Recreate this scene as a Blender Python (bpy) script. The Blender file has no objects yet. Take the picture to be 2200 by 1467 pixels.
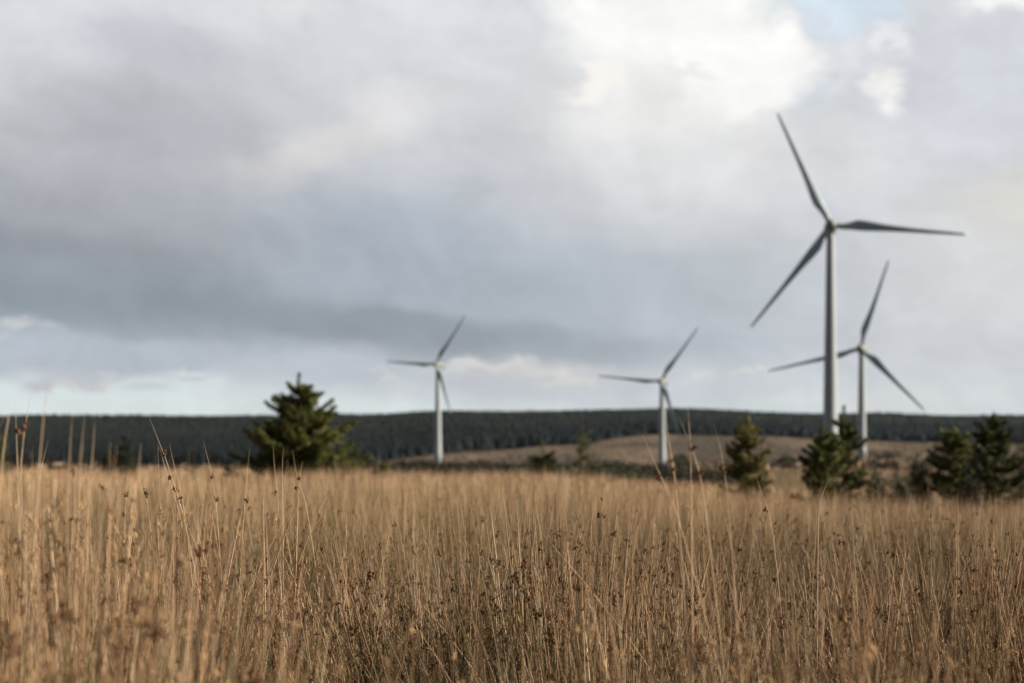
import bpy, math, random
import numpy as np
from mathutils import Vector, Matrix

R = math.radians
rng = np.random.default_rng(11)
random.seed(11)
sc = bpy.context.scene
col = sc.collection

# ------------------------------------------------------------------ camera
# The photograph is 2200 x 1467; F is its focal length in those pixels, HOR the row of the
# eye-level horizon. at(px, py, d) gives the real place seen there at a distance of d metres.
F, CX, HOR, EYE = 3055.0, 1100.0, 992.0, 1.25
def at(px, py, d):
    return Vector(((px - CX) / F * d, d, EYE + (HOR - py) / F * d))

cam_d = bpy.data.cameras.new("camera")
cam = bpy.data.objects.new("camera", cam_d)
col.objects.link(cam)
cam.location = (0, 0, EYE)
cam.rotation_euler = (R(90), 0, 0)
cam_d.lens = 50.0
cam_d.sensor_width = 36.0
cam_d.shift_y = (HOR - 733.5) / 2200.0
cam_d.clip_start = 0.05
cam_d.clip_end = 12000
cam_d.dof.use_dof = True
cam_d.dof.focus_distance = 3.7
cam_d.dof.aperture_fstop = 3.5
cam_d.dof.aperture_blades = 0
sc.camera = cam

# ------------------------------------------------------------------ light
SUN_AZ, SUN_EL = 93.0, 28.0          # degrees right of the view axis, above the horizon
sd = Vector((math.sin(R(SUN_AZ)) * math.cos(R(SUN_EL)), math.cos(R(SUN_AZ)) * math.cos(R(SUN_EL)), math.sin(R(SUN_EL))))
sun_d = bpy.data.lights.new("sun", 'SUN')
sun_d.energy = 5.0
sun_d.angle = R(0.5)
sun_d.color = (1.0, 0.87, 0.70)
sun = bpy.data.objects.new("sun", sun_d)
col.objects.link(sun)
sun.rotation_euler = sd.to_track_quat('Z', 'Y').to_euler()

sc.view_settings.view_transform = 'Standard'
sc.view_settings.look = 'None'
sc.view_settings.gamma = 1
sc.view_settings.exposure = 0.95
sc.cycles.max_bounces = 6
sc.cycles.diffuse_bounces = 2

def lin(c):
    o = []
    for v in c[:3]:
        v /= 255.0
        o.append(v / 12.92 if v <= 0.04045 else ((v + 0.055) / 1.055) ** 2.4)
    return (*o, 1.0)

# ------------------------------------------------------------------ sky (world)
w = bpy.data.worlds.new("World")
sc.world = w
w.use_nodes = True
nt = w.node_tree
nt.nodes.clear()
N, L = nt.nodes.new, nt.links.new
def math_n(op, a, b=None, clamp=False):
    n = N('ShaderNodeMath'); n.operation = op; n.use_clamp = clamp
    for i, v in enumerate((a, b)):
        if v is None: continue
        if isinstance(v, (int, float)): n.inputs[i].default_value = v
        else: L(v, n.inputs[i])
    return n.outputs[0]
tc = N('ShaderNodeTexCoord')
sep = N('ShaderNodeSeparateXYZ'); L(tc.outputs['Generated'], sep.inputs[0])
X, Y, Z = sep.outputs
az = math_n('ARCTAN2', X, Y)
hyp = math_n('SQRT', math_n('ADD', math_n('MULTIPLY', X, X), math_n('MULTIPLY', Y, Y)))
el = math_n('MINIMUM', math_n('DIVIDE', Z, math_n('MAXIMUM', hyp, 0.01)), 3.0)
comb = N('ShaderNodeCombineXYZ'); L(az, comb.inputs[0]); L(el, comb.inputs[1])
def vec(op, a, b):
    n = N('ShaderNodeVectorMath'); n.operation = op
    for i, v in enumerate((a, b)):
        if isinstance(v, tuple): n.inputs[i].default_value = v
        else: L(v, n.inputs[i])
    return n.outputs[0]
def noise(scale, detail, rough, coord, stretch=(1, 1, 1), off=0.0):
    m = N('ShaderNodeMapping'); m.inputs['Scale'].default_value = stretch
    m.inputs['Location'].default_value = (off, off * 1.7, 0)
    L(coord, m.inputs['Vector'])
    n = N('ShaderNodeTexNoise'); n.noise_dimensions = '2D'
    n.inputs['Scale'].default_value = scale; n.inputs['Detail'].default_value = detail
    n.inputs['Roughness'].default_value = rough
    L(m.outputs[0], n.inputs['Vector'])
    return n
P0 = comb.outputs[0]
n1 = noise(9, 5, 0.5, P0, (1, 2.0, 1))
w1 = vec('MULTIPLY', vec('SUBTRACT', n1.outputs['Color'], (0.5, 0.5, 0.5)), (0.07, 0.035, 0))
n2 = noise(30, 5, 0.55, P0, (1, 1.5, 1), 3.1)
w2 = vec('MULTIPLY', vec('SUBTRACT', n2.outputs['Color'], (0.5, 0.5, 0.5)), (0.042, 0.034, 0))
P1 = vec('ADD', P0, w1)                # softly drifting edges
P2 = vec('ADD', P1, w2)                # billowing edges

ramp = N('ShaderNodeValToRGB')
rows = [(870, (203, 211, 214)), (815, (190, 196, 203)), (735, (171, 179, 188)), (620, (170, 179, 188)),
        (500, (182, 188, 196)), (330, (200, 202, 208)), (150, (212, 214, 219)), (0, (219, 221, 226)),
        (-900, (176, 184, 196))]
E_MAX = (992 + 900) / F
cr = ramp.color_ramp
while len(cr.elements) < len(rows): cr.elements.new(0.5)
for e, (py, c) in zip(cr.elements, rows):
    e.position = (992 - py) / F / E_MAX
    e.color = lin(c)
e1 = N('ShaderNodeSeparateXYZ'); L(P1, e1.inputs[0])
L(math_n('DIVIDE', e1.outputs[1], E_MAX, True), ramp.inputs[0])
cur = ramp.outputs[0]

def blob(px, py, rx, ry, rot, c, inner=0.0, billow=False, amt=1.0):
    """a patch of cloud at a heading and height above the horizon: colour c, fading from inner to 1"""
    global cur
    a = math.atan((px - CX) / F); v = (HOR - py) / F * math.cos(a)
    m = N('ShaderNodeMapping'); m.vector_type = 'TEXTURE'
    m.inputs['Location'].default_value = (a, v, 0)
    m.inputs['Rotation'].default_value = (0, 0, R(rot))
    m.inputs['Scale'].default_value = (rx / F, ry / F, 1)
    L(P2 if billow else P1, m.inputs['Vector'])
    ln = N('ShaderNodeVectorMath'); ln.operation = 'LENGTH'; L(m.outputs[0], ln.inputs[0])
    mr = N('ShaderNodeMapRange'); mr.interpolation_type = 'SMOOTHERSTEP'
    L(ln.outputs['Value'], mr.inputs['Value'])
    mr.inputs['From Min'].default_value = inner; mr.inputs['From Max'].default_value = 1.0
    mr.inputs['To Min'].default_value = amt; mr.inputs['To Max'].default_value = 0.0
    if c is None: return mr.outputs[0]
    mx = N('ShaderNodeMix'); mx.data_type = 'RGBA'
    L(mr.outputs[0], mx.inputs[0]); L(cur, mx.inputs[6]); mx.inputs[7].default_value = lin(c)
    cur = mx.outputs[2]

blob(2250, 560, 950, 480, 0, (214, 215, 218))
blob(1500, 330, 620, 330, 0, (224, 225, 228), amt=.9)
blob(-60, 110, 330, 260, 0, (214, 215, 220))
blob(330, 110, 330, 110, -10, (197, 200, 208), amt=.8)
blob(300, 300, 680, 270, 0, (184, 185, 192), amt=1)
blob(150, 480, 620, 190, -3, (158, 161, 168), amt=.85)
blob(80, 535, 560, 85, -3, (142, 146, 155), amt=.85)
blob(850, 530, 480, 170, 0, (168, 178, 190), amt=.9)
blob(700, 300, 330, 110, 22, (211, 210, 211), inner=.1, billow=True, amt=.9)
blob(860, 215, 260, 90, 10, (220, 220, 221), amt=.7)
blob(1000, 70, 400, 120, 0, (219, 221, 226), amt=.6)
blob(620, 20, 120, 40, 0, (228, 229, 229), amt=.6)
blob(1500, 640, 480, 150, 0, (188, 194, 201), amt=.7)
blob(200, 640, 900, 130, -3, (143, 154, 163), inner=.2, amt=.9)
blob(1000, 735, 620, 75, -3, (158, 166, 175), inner=.3, amt=.8)
blob(760, 695, 560, 66, -6, (140, 149, 158), inner=.3, amt=.8)
blob(150, 650, 520, 66, 0, (134, 146, 154), inner=.1, amt=.6)
blob(60, 770, 560, 74, -2, (176, 185, 195), inner=.45, amt=.9)
blob(15, 700, 85, 26, -12, (199, 203, 207), billow=True, amt=.8)
blob(150, 872, 640, 80, 0, (217, 226, 227), inner=.4)
blob(720, 880, 330, 24, 0, (210, 219, 220), inner=.2, amt=.9)
blob(130, 806, 160, 20, -4, (190, 193, 200), billow=True, amt=.9)
blob(420, 808, 100, 22, 0, (206, 216, 217), billow=True)
blob(200, 818, 110, 13, 0, (207, 208, 209), billow=True, amt=.9)
blob(440, 824, 75, 11, 0, (186, 194, 200), billow=True, amt=.8)
blob(290, 835, 120, 12, 0, (180, 192, 197), amt=.55)
blob(740, 815, 260, 48, 0, (181, 189, 198), amt=.8)
blob(820, 822, 120, 14, -8, (205, 206, 207), billow=True, amt=.8)
blob(1150, 800, 420, 36, 0, (203, 204, 206), amt=.8)
blob(1040, 790, 150, 28, 2, (212, 211, 209), inner=.1, billow=True)
blob(1180, 808, 120, 20, 0, (210, 209, 206), inner=.1, billow=True)
blob(1270, 806, 70, 16, 0, (210, 209, 206), billow=True, amt=.9)
blob(1480, 822, 66, 18, 0, (210, 209, 207), billow=True)
blob(1590, 821, 90, 13, 0, (207, 207, 207), billow=True)
blob(1680, 828, 70, 10, 0, (203, 203, 204), billow=True)
blob(1250, 850, 700, 34, 0, (196, 200, 206), amt=.7)
blob(1900, 868, 420, 24, 0, (212, 214, 215), amt=.8)
blob(1400, 180, 380, 310, 0, (234, 234, 233), inner=.1, amt=.9)
blob(1740, 205, 220, 60, 14, (208, 214, 222), inner=.2, billow=True, amt=.9)
blob(1425, 40, 300, 190, 0, (250, 250, 247), inner=.36, billow=True)
blob(1590, 140, 215, 145, -14, (250, 250, 247), inner=.46, billow=True)
blob(1400, 250, 330, 90, 6, (238, 238, 236), amt=.7, billow=True)
blob(1255, 175, 85, 72, 0, (248, 245, 240), inner=.3, billow=True)
blob(1480, 165, 70, 22, -10, (232, 233, 233), billow=True, amt=.8)
blob(1590, 300, 150, 70, 40, (231, 231, 230), billow=True, amt=.8)
blob(1860, 130, 150, 95, 0, (224, 226, 231), inner=.3, billow=True)
blob(2110, 190, 270, 240, 0, (209, 212, 219), inner=.45, billow=True)
blob(1925, 195, 60, 80, 8, (249, 248, 246), billow=True)
blob(1925, 75, 34, 70, -14, (236, 239, 242), inner=.1, billow=True, amt=.8)
blob(2170, -10, 130, 48, 0, (248, 248, 246), inner=.2, billow=True, amt=.9)
blob(1870, 340, 330, 150, 0, (221, 222, 226), amt=.6)
blob(2230, 450, 260, 150, 0, (220, 220, 212), amt=.8)
blob(850, 1120, 3600, 130, 0, (196, 203, 208), inner=.85, amt=.5)
blob(1800, 5, 190, 95, -8, (221, 233, 244), inner=.3, billow=True)
gap = math_n('ADD', blob(1800, 10, 185, 95, -8, None, inner=.5, billow=True), blob(1600, 5, 30, 60, 30, None, billow=True, amt=.5), True)

nf = noise(7, 6, 0.55, P0, (1, 1.8, 1), 7.7)
mr = N('ShaderNodeMapRange'); L(nf.outputs[0], mr.inputs['Value'])
mr.inputs['From Min'].default_value = .3; mr.inputs['From Max'].default_value = .7
mr.inputs['To Min'].default_value = .945; mr.inputs['To Max'].default_value = 1.055
# billows: the side of each swelling that faces the sun is lighter than the other
def relief(sc_, det, dx, dy, amp):
    a_ = noise(sc_, det, .5, P1, (1, 1.25, 1), 5.3).outputs[0]
    b_ = noise(sc_, det, .5, vec('ADD', P1, (dx, dy, 0)), (1, 1.25, 1), 5.3).outputs[0]
    return math_n('MULTIPLY', math_n('SUBTRACT', a_, b_), amp)
rel = math_n('ADD', math_n('ADD', relief(8, 4, .02, .016, .27), relief(24, 3, .007, .006, .17)), 1.0)
sky = N('ShaderNodeTexSky'); sky.sky_type = 'NISHITA'; sky.sun_disc = False
sky.sun_elevation = R(SUN_EL); sky.sun_rotation = R(SUN_AZ)
bg_sky = N('ShaderNodeBackground'); L(sky.outputs[0], bg_sky.inputs[0]); bg_sky.inputs[1].default_value = 0.08
# unseen sky behind the camera and overhead is dimmed to cut the ambient light
mb = N('ShaderNodeMapRange'); L(Y, mb.inputs['Value'])
for k_, v_ in (('From Min', -.2), ('From Max', .75), ('To Min', .12), ('To Max', .522)): mb.inputs[k_].default_value = v_
bg_cl = N('ShaderNodeBackground'); L(cur, bg_cl.inputs[0]); L(math_n('MULTIPLY', math_n('MULTIPLY', mr.outputs[0], rel), mb.outputs[0]), bg_cl.inputs[1])
mix = N('ShaderNodeMixShader')
L(math_n('MULTIPLY', gap, 0.12), mix.inputs[0]); L(bg_cl.outputs[0], mix.inputs[1]); L(bg_sky.outputs[0], mix.inputs[2])
out = N('ShaderNodeOutputWorld'); L(mix.outputs[0], out.inputs[0])

# ------------------------------------------------------------------ helpers
def tag(o, label=None, cat=None, group=None, kind=None):
    if label: o['label'] = label
    if cat: o['category'] = cat
    if group: o['group'] = group
    if kind: o['kind'] = kind
    return o

def link(name, me, parent=None, m=None):
    o = bpy.data.objects.new(name, me); col.objects.link(o)
    if m: me.materials.append(m)
    if parent: o.parent = parent
    return o

def mesh_np(name, V, faces, C=None, smooth=False):
    """V (n,3); faces: list of index arrays (m,3) or (m,4); C (n,3) vertex tints"""
    me = bpy.data.meshes.new(name)
    V = np.ascontiguousarray(V, np.float32)
    me.vertices.add(len(V)); me.vertices.foreach_set('co', V.ravel())
    faces = [f for f in faces if len(f)]
    loops = np.concatenate([np.asarray(f).ravel() for f in faces]).astype(np.int32)
    sizes = np.concatenate([np.full(len(f), f.shape[1]) for f in faces]).astype(np.int32)
    me.loops.add(len(loops)); me.loops.foreach_set('vertex_index', loops)
    me.polygons.add(len(sizes))
    me.polygons.foreach_set('loop_start', np.concatenate([[0], np.cumsum(sizes)[:-1]]).astype(np.int32))
    me.polygons.foreach_set('use_smooth', np.full(len(sizes), smooth))
    if C is not None:
        a = me.color_attributes.new('tint', 'FLOAT_COLOR', 'POINT')
        a.data.foreach_set('color', np.concatenate([C, np.ones((len(C), 1))], 1).astype(np.float32).ravel())
    me.update(calc_edges=True)
    return me

class Soup:
    def __init__(s): s.V, s.T, s.Q, s.C, s.n = [], [], [], [], 0
    def add(s, V, F, C):
        F = np.asarray(F) + s.n
        (s.T if F.shape[1] == 3 else s.Q).append(F)
        s.V.append(np.asarray(V, float)); s.C.append(np.broadcast_to(C, (len(V), 3))); s.n += len(V)
    def mesh(s, name, smooth=False):
        f = []
        if s.T: f.append(np.concatenate(s.T))
        if s.Q: f.append(np.concatenate(s.Q))
        return mesh_np(name, np.concatenate(s.V), f, np.concatenate(s.C), smooth)

def vnoise(x, y, seed=0):
    xi, yi = np.floor(x).astype(np.int64), np.floor(y).astype(np.int64)
    fx, fy = x - xi, y - yi
    fx, fy = fx * fx * (3 - 2 * fx), fy * fy * (3 - 2 * fy)
    def h(a, b):
        k = (a * 374761393 + b * 668265263 + seed * 1442695041) & 0xffffffff
        k = ((k ^ (k >> 13)) * 1274126177) & 0xffffffff
        return ((k ^ (k >> 16)) & 0xffff) / 65535.0
    return (h(xi, yi) * (1 - fx) + h(xi + 1, yi) * fx) * (1 - fy) + (h(xi, yi + 1) * (1 - fx) + h(xi + 1, yi + 1) * fx) * fy
def fbm(x, y, seed=0, o=4):
    s, a, t = 0, 1, 0
    for i in range(o):
        s = s + a * vnoise(x * 2 ** i, y * 2 ** i, seed + i * 17); t += a; a *= .5
    return s / t - .5

def mat(name, tint=True, colr=(.5, .5, .5), rough=.6, spec=.3, trans=0.0, bump=None, grime=None):
    m = bpy.data.materials.new(name); m.use_nodes = True
    t = m.node_tree; b = t.nodes['Principled BSDF']
    b.inputs['Roughness'].default_value = rough
    b.inputs['Specular IOR Level'].default_value = spec
    if tint:
        a = t.nodes.new('ShaderNodeVertexColor'); a.layer_name = 'tint'
        src = a.outputs['Color']
    else:
        r = t.nodes.new('ShaderNodeRGB'); r.outputs[0].default_value = (*colr, 1); src = r.outputs[0]
    if grime:
        g = t.nodes.new('ShaderNodeTexCoord'); mp = t.nodes.new('ShaderNodeMapping'); mp.inputs['Scale'].default_value = grime[1]
        nz = t.nodes.new('ShaderNodeTexNoise'); nz.inputs['Scale'].default_value = grime[0]; nz.inputs['Detail'].default_value = 6
        t.links.new(g.outputs['Object'], mp.inputs[0]); t.links.new(mp.outputs[0], nz.inputs['Vector'])
        rr = t.nodes.new('ShaderNodeMapRange'); t.links.new(nz.outputs[0], rr.inputs[0])
        rr.inputs[1].default_value = .35; rr.inputs[2].default_value = .7; rr.inputs[3].default_value = grime[2]; rr.inputs[4].default_value = grime[3]
        vm = t.nodes.new('ShaderNodeVectorMath'); vm.operation = 'SCALE'
        t.links.new(src, vm.inputs[0]); t.links.new(rr.outputs[0], vm.inputs['Scale']); src = vm.outputs[0]
    t.links.new(src, b.inputs['Base Color'])
    if trans:
        tr = t.nodes.new('ShaderNodeBsdfTranslucent'); t.links.new(src, tr.inputs[0])
        mx = t.nodes.new('ShaderNodeMixShader'); mx.inputs[0].default_value = trans
        t.links.new(b.outputs[0], mx.inputs[1]); t.links.new(tr.outputs[0], mx.inputs[2])
        t.links.new(mx.outputs[0], t.nodes['Material Output'].inputs[0])
    return m

M_rush = mat('dry_rush', rough=.5, spec=.35, trans=.15)
M_seed = mat('rush_seed', rough=.8, spec=.1)
M_leaf = mat('spruce_needles', rough=.6, spec=.2, trans=.12)
M_wood = mat('bark', tint=False, colr=(.11, .075, .05), rough=.9, spec=.1, grime=(9, (1, 1, .3), .6, 1.3))
M_forest = mat('far_conifers', rough=.8, spec=.05)
M_tower = mat('painted_steel', tint=False, colr=(.34, .395, .44), rough=.5, spec=.4, grime=(.35, (1, 1, .12), .86, 1.05))
M_blade = mat('blade_laminate', tint=False, colr=(.33, .435, .49), rough=.45, spec=.4, grime=(.6, (1, 1, .3), .85, 1.08))
M_hub = mat('nacelle_shell', tint=False, colr=(.22, .235, .24), rough=.5, spec=.4, grime=(.8, (1, 1, 1), .75, 1.1))
M_dark = mat('dark_steel', tint=False, colr=(.08, .085, .09), rough=.6)
M_conc = mat('concrete', tint=False, colr=(.32, .31, .29), rough=.9, grime=(2, (1, 1, 1), .8, 1.1))
M_red = mat('red_lamp_glass', tint=False, colr=(.7, .12, .10), rough=.25, spec=.5)

# ------------------------------------------------------------------ ground
COLS = np.array([-600, 0, 500, 780, 1000, 1200, 1400, 1600, 1850, 2050, 2200, 2900.])
DS = np.array([60, 150, 350, 500, 800, 1000, 1200, 1500, 1850, 2100, 2600, 6000.])
GY = np.array([                                     # the row each stretch of ground is seen at
 [1056]*12,
 [1016, 1016, 1016, 1016, 1016, 1016, 1014, 1013, 1010, 1008, 1006, 1000],
 [1009, 1009, 1008, 1005, 1005, 1005, 1004, 1003, 999, 992, 990, 985],
 [1009, 1009, 1007, 1003, 1003, 1003, 1002, 999, 986, 978, 975, 975],
 [1007, 1007, 1006, 999, 997, 998, 999, 985, 974, 968, 966, 962],
 [1004, 1004, 1002, 993, 976, 967, 953, 952, 960, 962, 961, 958],
 [1000, 1000, 998, 988, 968, 957, 936, 939, 950, 955, 956, 950],
 [960, 958, 955, 948, 936, 930, 922, 924, 930, 932, 930, 925],
 [908, 907, 909, 905, 897, 895, 895, 899, 904, 909, 906, 900],
 [918, 917, 918, 915, 907, 905, 905, 909, 914, 919, 916, 910],
 [945, 945, 945, 945, 945, 945, 945, 945, 945, 945, 945, 945],
 [975]*12]) * 1.0
def ground(x, y):
    x, y = np.asarray(x, float), np.asarray(y, float)
    d = np.clip(y, 60, 5999)
    c = np.clip(CX + F * x / d, -599, 2899)
    i = np.clip(np.searchsorted(DS, d, 'right') - 1, 0, len(DS) - 2); j = np.clip(np.searchsorted(COLS, c, 'right') - 1, 0, len(COLS) - 2)
    ty = (d - DS[i]) / (DS[i + 1] - DS[i]); tx = (c - COLS[j]) / (COLS[j + 1] - COLS[j]); tx = tx * tx * (3 - 2 * tx)
    zz = EYE + (HOR - GY) / F * DS[:, None]
    z = (zz[i, j] * (1 - tx) + zz[i, j + 1] * tx) * (1 - ty) + (zz[i + 1, j] * (1 - tx) + zz[i + 1, j + 1] * tx) * ty
    near = np.clip((y - 45) / 60, 0, 1)
    z = z * near
    z = z + fbm(x / 3.1, y / 3.1, 3) * .10 + fbm(x / 38, y / 55, 5) * 2.0 * np.clip((y - 250) / 350, 0, 1) \
        + fbm(x / 11, y / 14, 8) * .5 * np.clip((y - 60) / 200, 0, 1)
    # the field lies a little lower towards the spruces on the right
    z = z - .34 * np.clip((x - 1.0) / 6, 0, 1) * np.clip((y - 9) / 14, 0, 1) * np.clip((75 - y) / 20, 0, 1)
    return z
yr = np.concatenate([np.linspace(-60, 0, 13), np.linspace(.5, 30, 60), np.geomspace(30.6, 6000, 330)[0:]])
ur = np.linspace(-1.5, 1.5, 420); ur = np.sign(ur) * np.abs(ur) ** 1.5 / 1.5 ** .5
XX = ur[None, :] * (np.abs(yr)[:, None] + 45); YY = np.broadcast_to(yr[:, None], XX.shape)
ZZ = ground(XX, YY)
nr, nc = XX.shape
V = np.stack([XX, YY, ZZ], -1).reshape(-1, 3)
I = np.arange(nr * nc).reshape(nr, nc)
Q = np.stack([I[:-1, :-1], I[:-1, 1:], I[1:, 1:], I[1:, :-1]], -1).reshape(-1, 4)
m = bpy.data.materials.new('moor_ground'); m.use_nodes = True
t = m.node_tree; b = t.nodes['Principled BSDF']; b.inputs['Roughness'].default_value = .95; b.inputs['Specular IOR Level'].default_value = .05
g = t.nodes.new('ShaderNodeNewGeometry')
def gnoise(sc_, det, stretch, lo, hi):
    mp = t.nodes.new('ShaderNodeMapping'); mp.inputs['Scale'].default_value = stretch; t.links.new(g.outputs['Position'], mp.inputs[0])
    nz = t.nodes.new('ShaderNodeTexNoise'); nz.inputs['Scale'].default_value = sc_; nz.inputs['Detail'].default_value = det; nz.inputs['Roughness'].default_value = .6
    t.links.new(mp.outputs[0], nz.inputs['Vector'])
    r = t.nodes.new('ShaderNodeMapRange'); r.inputs[1].default_value = lo; r.inputs[2].default_value = hi; t.links.new(nz.outputs[0], r.inputs[0])
    return r.outputs[0]
def gmix(f, a, c):
    x = t.nodes.new('ShaderNodeMix'); x.data_type = 'RGBA'; t.links.new(f, x.inputs[0])
    if isinstance(a, tuple): x.inputs[6].default_value = (*a, 1)
    else: t.links.new(a, x.inputs[6])
    x.inputs[7].default_value = (*c, 1)
    return x.outputs[2]
c = gmix(gnoise(.02, 6, (1, .45, 1), .4, .62), (.135, .100, .075), (.080, .062, .048))
c = gmix(gnoise(.014, 6, (.7, .24, 1), .47, .56), c, (.050, .043, .036))
c = gmix(gnoise(1.3, 8, (1, 1, 1), .5, .75), c, (.12, .095, .05))
t.links.new(c, b.inputs['Base Color'])
go = link('ground', mesh_np('ground', V, [Q], None, True), None, m)
tag(go, kind='structure')

# ------------------------------------------------------------------ far plantation (reads as one mass)
def forest():
    S = Soup()
    step = 5.0
    ys = np.arange(900, 1990, step); P = []
    for y in ys:
        x = np.arange(-.62 * y, .62 * y, step)
        P.append(np.stack([x, np.full(len(x), y)], 1))
    P = np.concatenate(P); P += rng.uniform(-2.4, 2.4, P.shape)
    c = CX + F * P[:, 0] / P[:, 1]
    edge = np.interp(c, [-600, 500, 780, 1000, 1200, 1400, 1600, 1850, 2200, 2900], [930, 940, 1000, 1110, 1190, 1235, 1240, 1235, 1230, 1230])
    edge = edge + fbm(P[:, 0] / 60, P[:, 1] * 0, 21) * 60
    keep = (P[:, 1] > edge) & (rng.random(len(P)) < .93)
    # rides between the blocks of the plantation
    ride = (np.abs((P[:, 0] * .8 + P[:, 1] * .3 + fbm(P[:, 0] / 90, P[:, 1] / 90, 2) * 40) % 260 - 130) < 1.5)
    P = P[keep & ~ride]; n = len(P)
    z = ground(P[:, 0], P[:, 1])
    H = 10.5 + fbm(P[:, 0] / 120, P[:, 1] / 120, 9) * 7 + rng.normal(0, .8, n)
    W = H * rng.uniform(.27, .36, n)
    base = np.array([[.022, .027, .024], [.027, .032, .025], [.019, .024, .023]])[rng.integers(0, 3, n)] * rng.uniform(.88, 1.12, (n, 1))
    # cloud shade on the left and sunlight on the right, painted into the tree tints
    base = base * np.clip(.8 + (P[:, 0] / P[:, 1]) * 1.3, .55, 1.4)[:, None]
    blk = vnoise(P[:, 0] / 170, P[:, 1] / 70, 33)[:, None]; ridge_lit = (P[:, 1] > 1490 + fbm(P[:, 0] / 130, P[:, 0] * 0, 35) * 160)[:, None]
    base = base * np.where(ridge_lit, np.array([1.08, 1.22, 1.32]), np.array([.70, .84, 1.15])) * (.8 + .45 * blk)  # sunlit ridge top and shaded lower face painted into the tints
    k = 6
    for (z0, z1, r) in ((.12, .55, 1.0), (.38, .78, .72), (.62, 1.0, .42)):
        a = rng.random(n)[:, None] * 6.28 + np.arange(k) * 2 * np.pi / k
        rr = (W * r)[:, None] * rng.uniform(.7, 1.15, (n, k))
        ring = np.stack([P[:, :1] + np.cos(a) * rr, P[:, 1:] + np.sin(a) * rr, (z + H * z0)[:, None] + rng.uniform(-.5, .5, (n, k))], -1)
        tip = np.stack([P[:, 0], P[:, 1], z + H * z1], -1)[:, None]
        Vv = np.concatenate([ring, tip], 1)
        o = np.arange(n)[:, None] * (k + 1)
        f = np.stack([o + np.arange(k), o + (np.arange(k) + 1) % k, np.broadcast_to(o + k, (n, k))], -1).reshape(-1, 3)
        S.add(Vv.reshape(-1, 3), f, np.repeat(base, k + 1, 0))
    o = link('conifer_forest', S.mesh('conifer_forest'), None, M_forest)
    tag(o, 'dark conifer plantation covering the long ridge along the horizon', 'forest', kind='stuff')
forest()

# ------------------------------------------------------------------ wind turbines
def lathe(prof, seg=32):
    """prof: (r, z) pairs"""
    V = []; a = np.arange(seg) * 2 * np.pi / seg
    for r, z in prof: V.append(np.stack([np.cos(a) * r, np.sin(a) * r, np.full(seg, z)], 1))
    V = np.concatenate(V); F_ = []
    for i in range(len(prof) - 1):
        q = np.arange(seg); F_.append(np.stack([i * seg + q, i * seg + (q + 1) % seg, (i + 1) * seg + (q + 1) % seg, (i + 1) * seg + q], 1))
    return V, np.concatenate(F_)
def loft(rings):
    k = len(rings[0]); V = np.concatenate(rings); F_ = []
    q = np.arange(k)
    for i in range(len(rings) - 1):
        F_.append(np.stack([i * k + q, i * k + (q + 1) % k, (i + 1) * k + (q + 1) % k, (i + 1) * k + q], 1))
    me_f = np.concatenate(F_)
    c0, c1 = rings[0].mean(0), rings[-1].mean(0)
    n = len(V); V = np.concatenate([V, [c0, c1]])
    T = np.concatenate([np.stack([(q + 1) % k, q, np.full(k, n)], 1), np.stack([n - k + q, n - k + (q + 1) % k, np.full(k, n + 1)], 1)])
    return V, me_f, T

def blade_mesh(Rb):
    """along +Z from the hub centre; leading edge towards -Y... trailing edge towards +X side (seen from the front, counter-clockwise)"""
    rings = []; k = 20; q = np.arange(k) * 2 * np.pi / k
    for s in np.concatenate([np.linspace(.035, .3, 12), np.linspace(.34, 1, 16)]):
        z = Rb * s
        root = np.clip((.19 - s) / .12, 0, 1); root = root * root * (3 - 2 * root)
        chord = np.interp(s, [0, .06, .12, .2, .26, .4, .6, .8, .95, 1], [1.35, 1.4, 1.7, 2.6, 2.45, 1.7, 1.15, .85, .62, .34]) * Rb / 32
        thick = chord * np.interp(s, [0, .08, .2, .4, 1], [1, .95, .36, .22, .15])
        tw = R(np.interp(s, [0, .2, .5, 1], [20, 16, 6, 1]))
        cx, sy = np.cos(q), np.sin(q)
        # airfoil: blunt leading edge at -x, sharp trailing edge at +x
        ax = cx * .5; ay = sy * .5 * (1 - (1 - root) * .75 * np.clip((cx + .2) / 1.2, 0, 1) ** .8)
        offs = (1 - root) * chord * .20
        x = ax * chord + offs; y = ay * thick
        X_ = x * np.cos(tw) - y * np.sin(tw); Y_ = x * np.sin(tw) + y * np.cos(tw)
        rings.append(np.stack([X_, Y_ + .012 * Rb * s * s, np.full(k, z)], 1))
    V, Q_, T_ = loft(rings)
    return mesh_np('blade', V, [Q_, T_], None, True)

def disc_mesh(name, prof, seg=32, smooth=True):
    V, Q_ = lathe(prof, seg); return mesh_np(name, V, [Q_], None, smooth)

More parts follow.
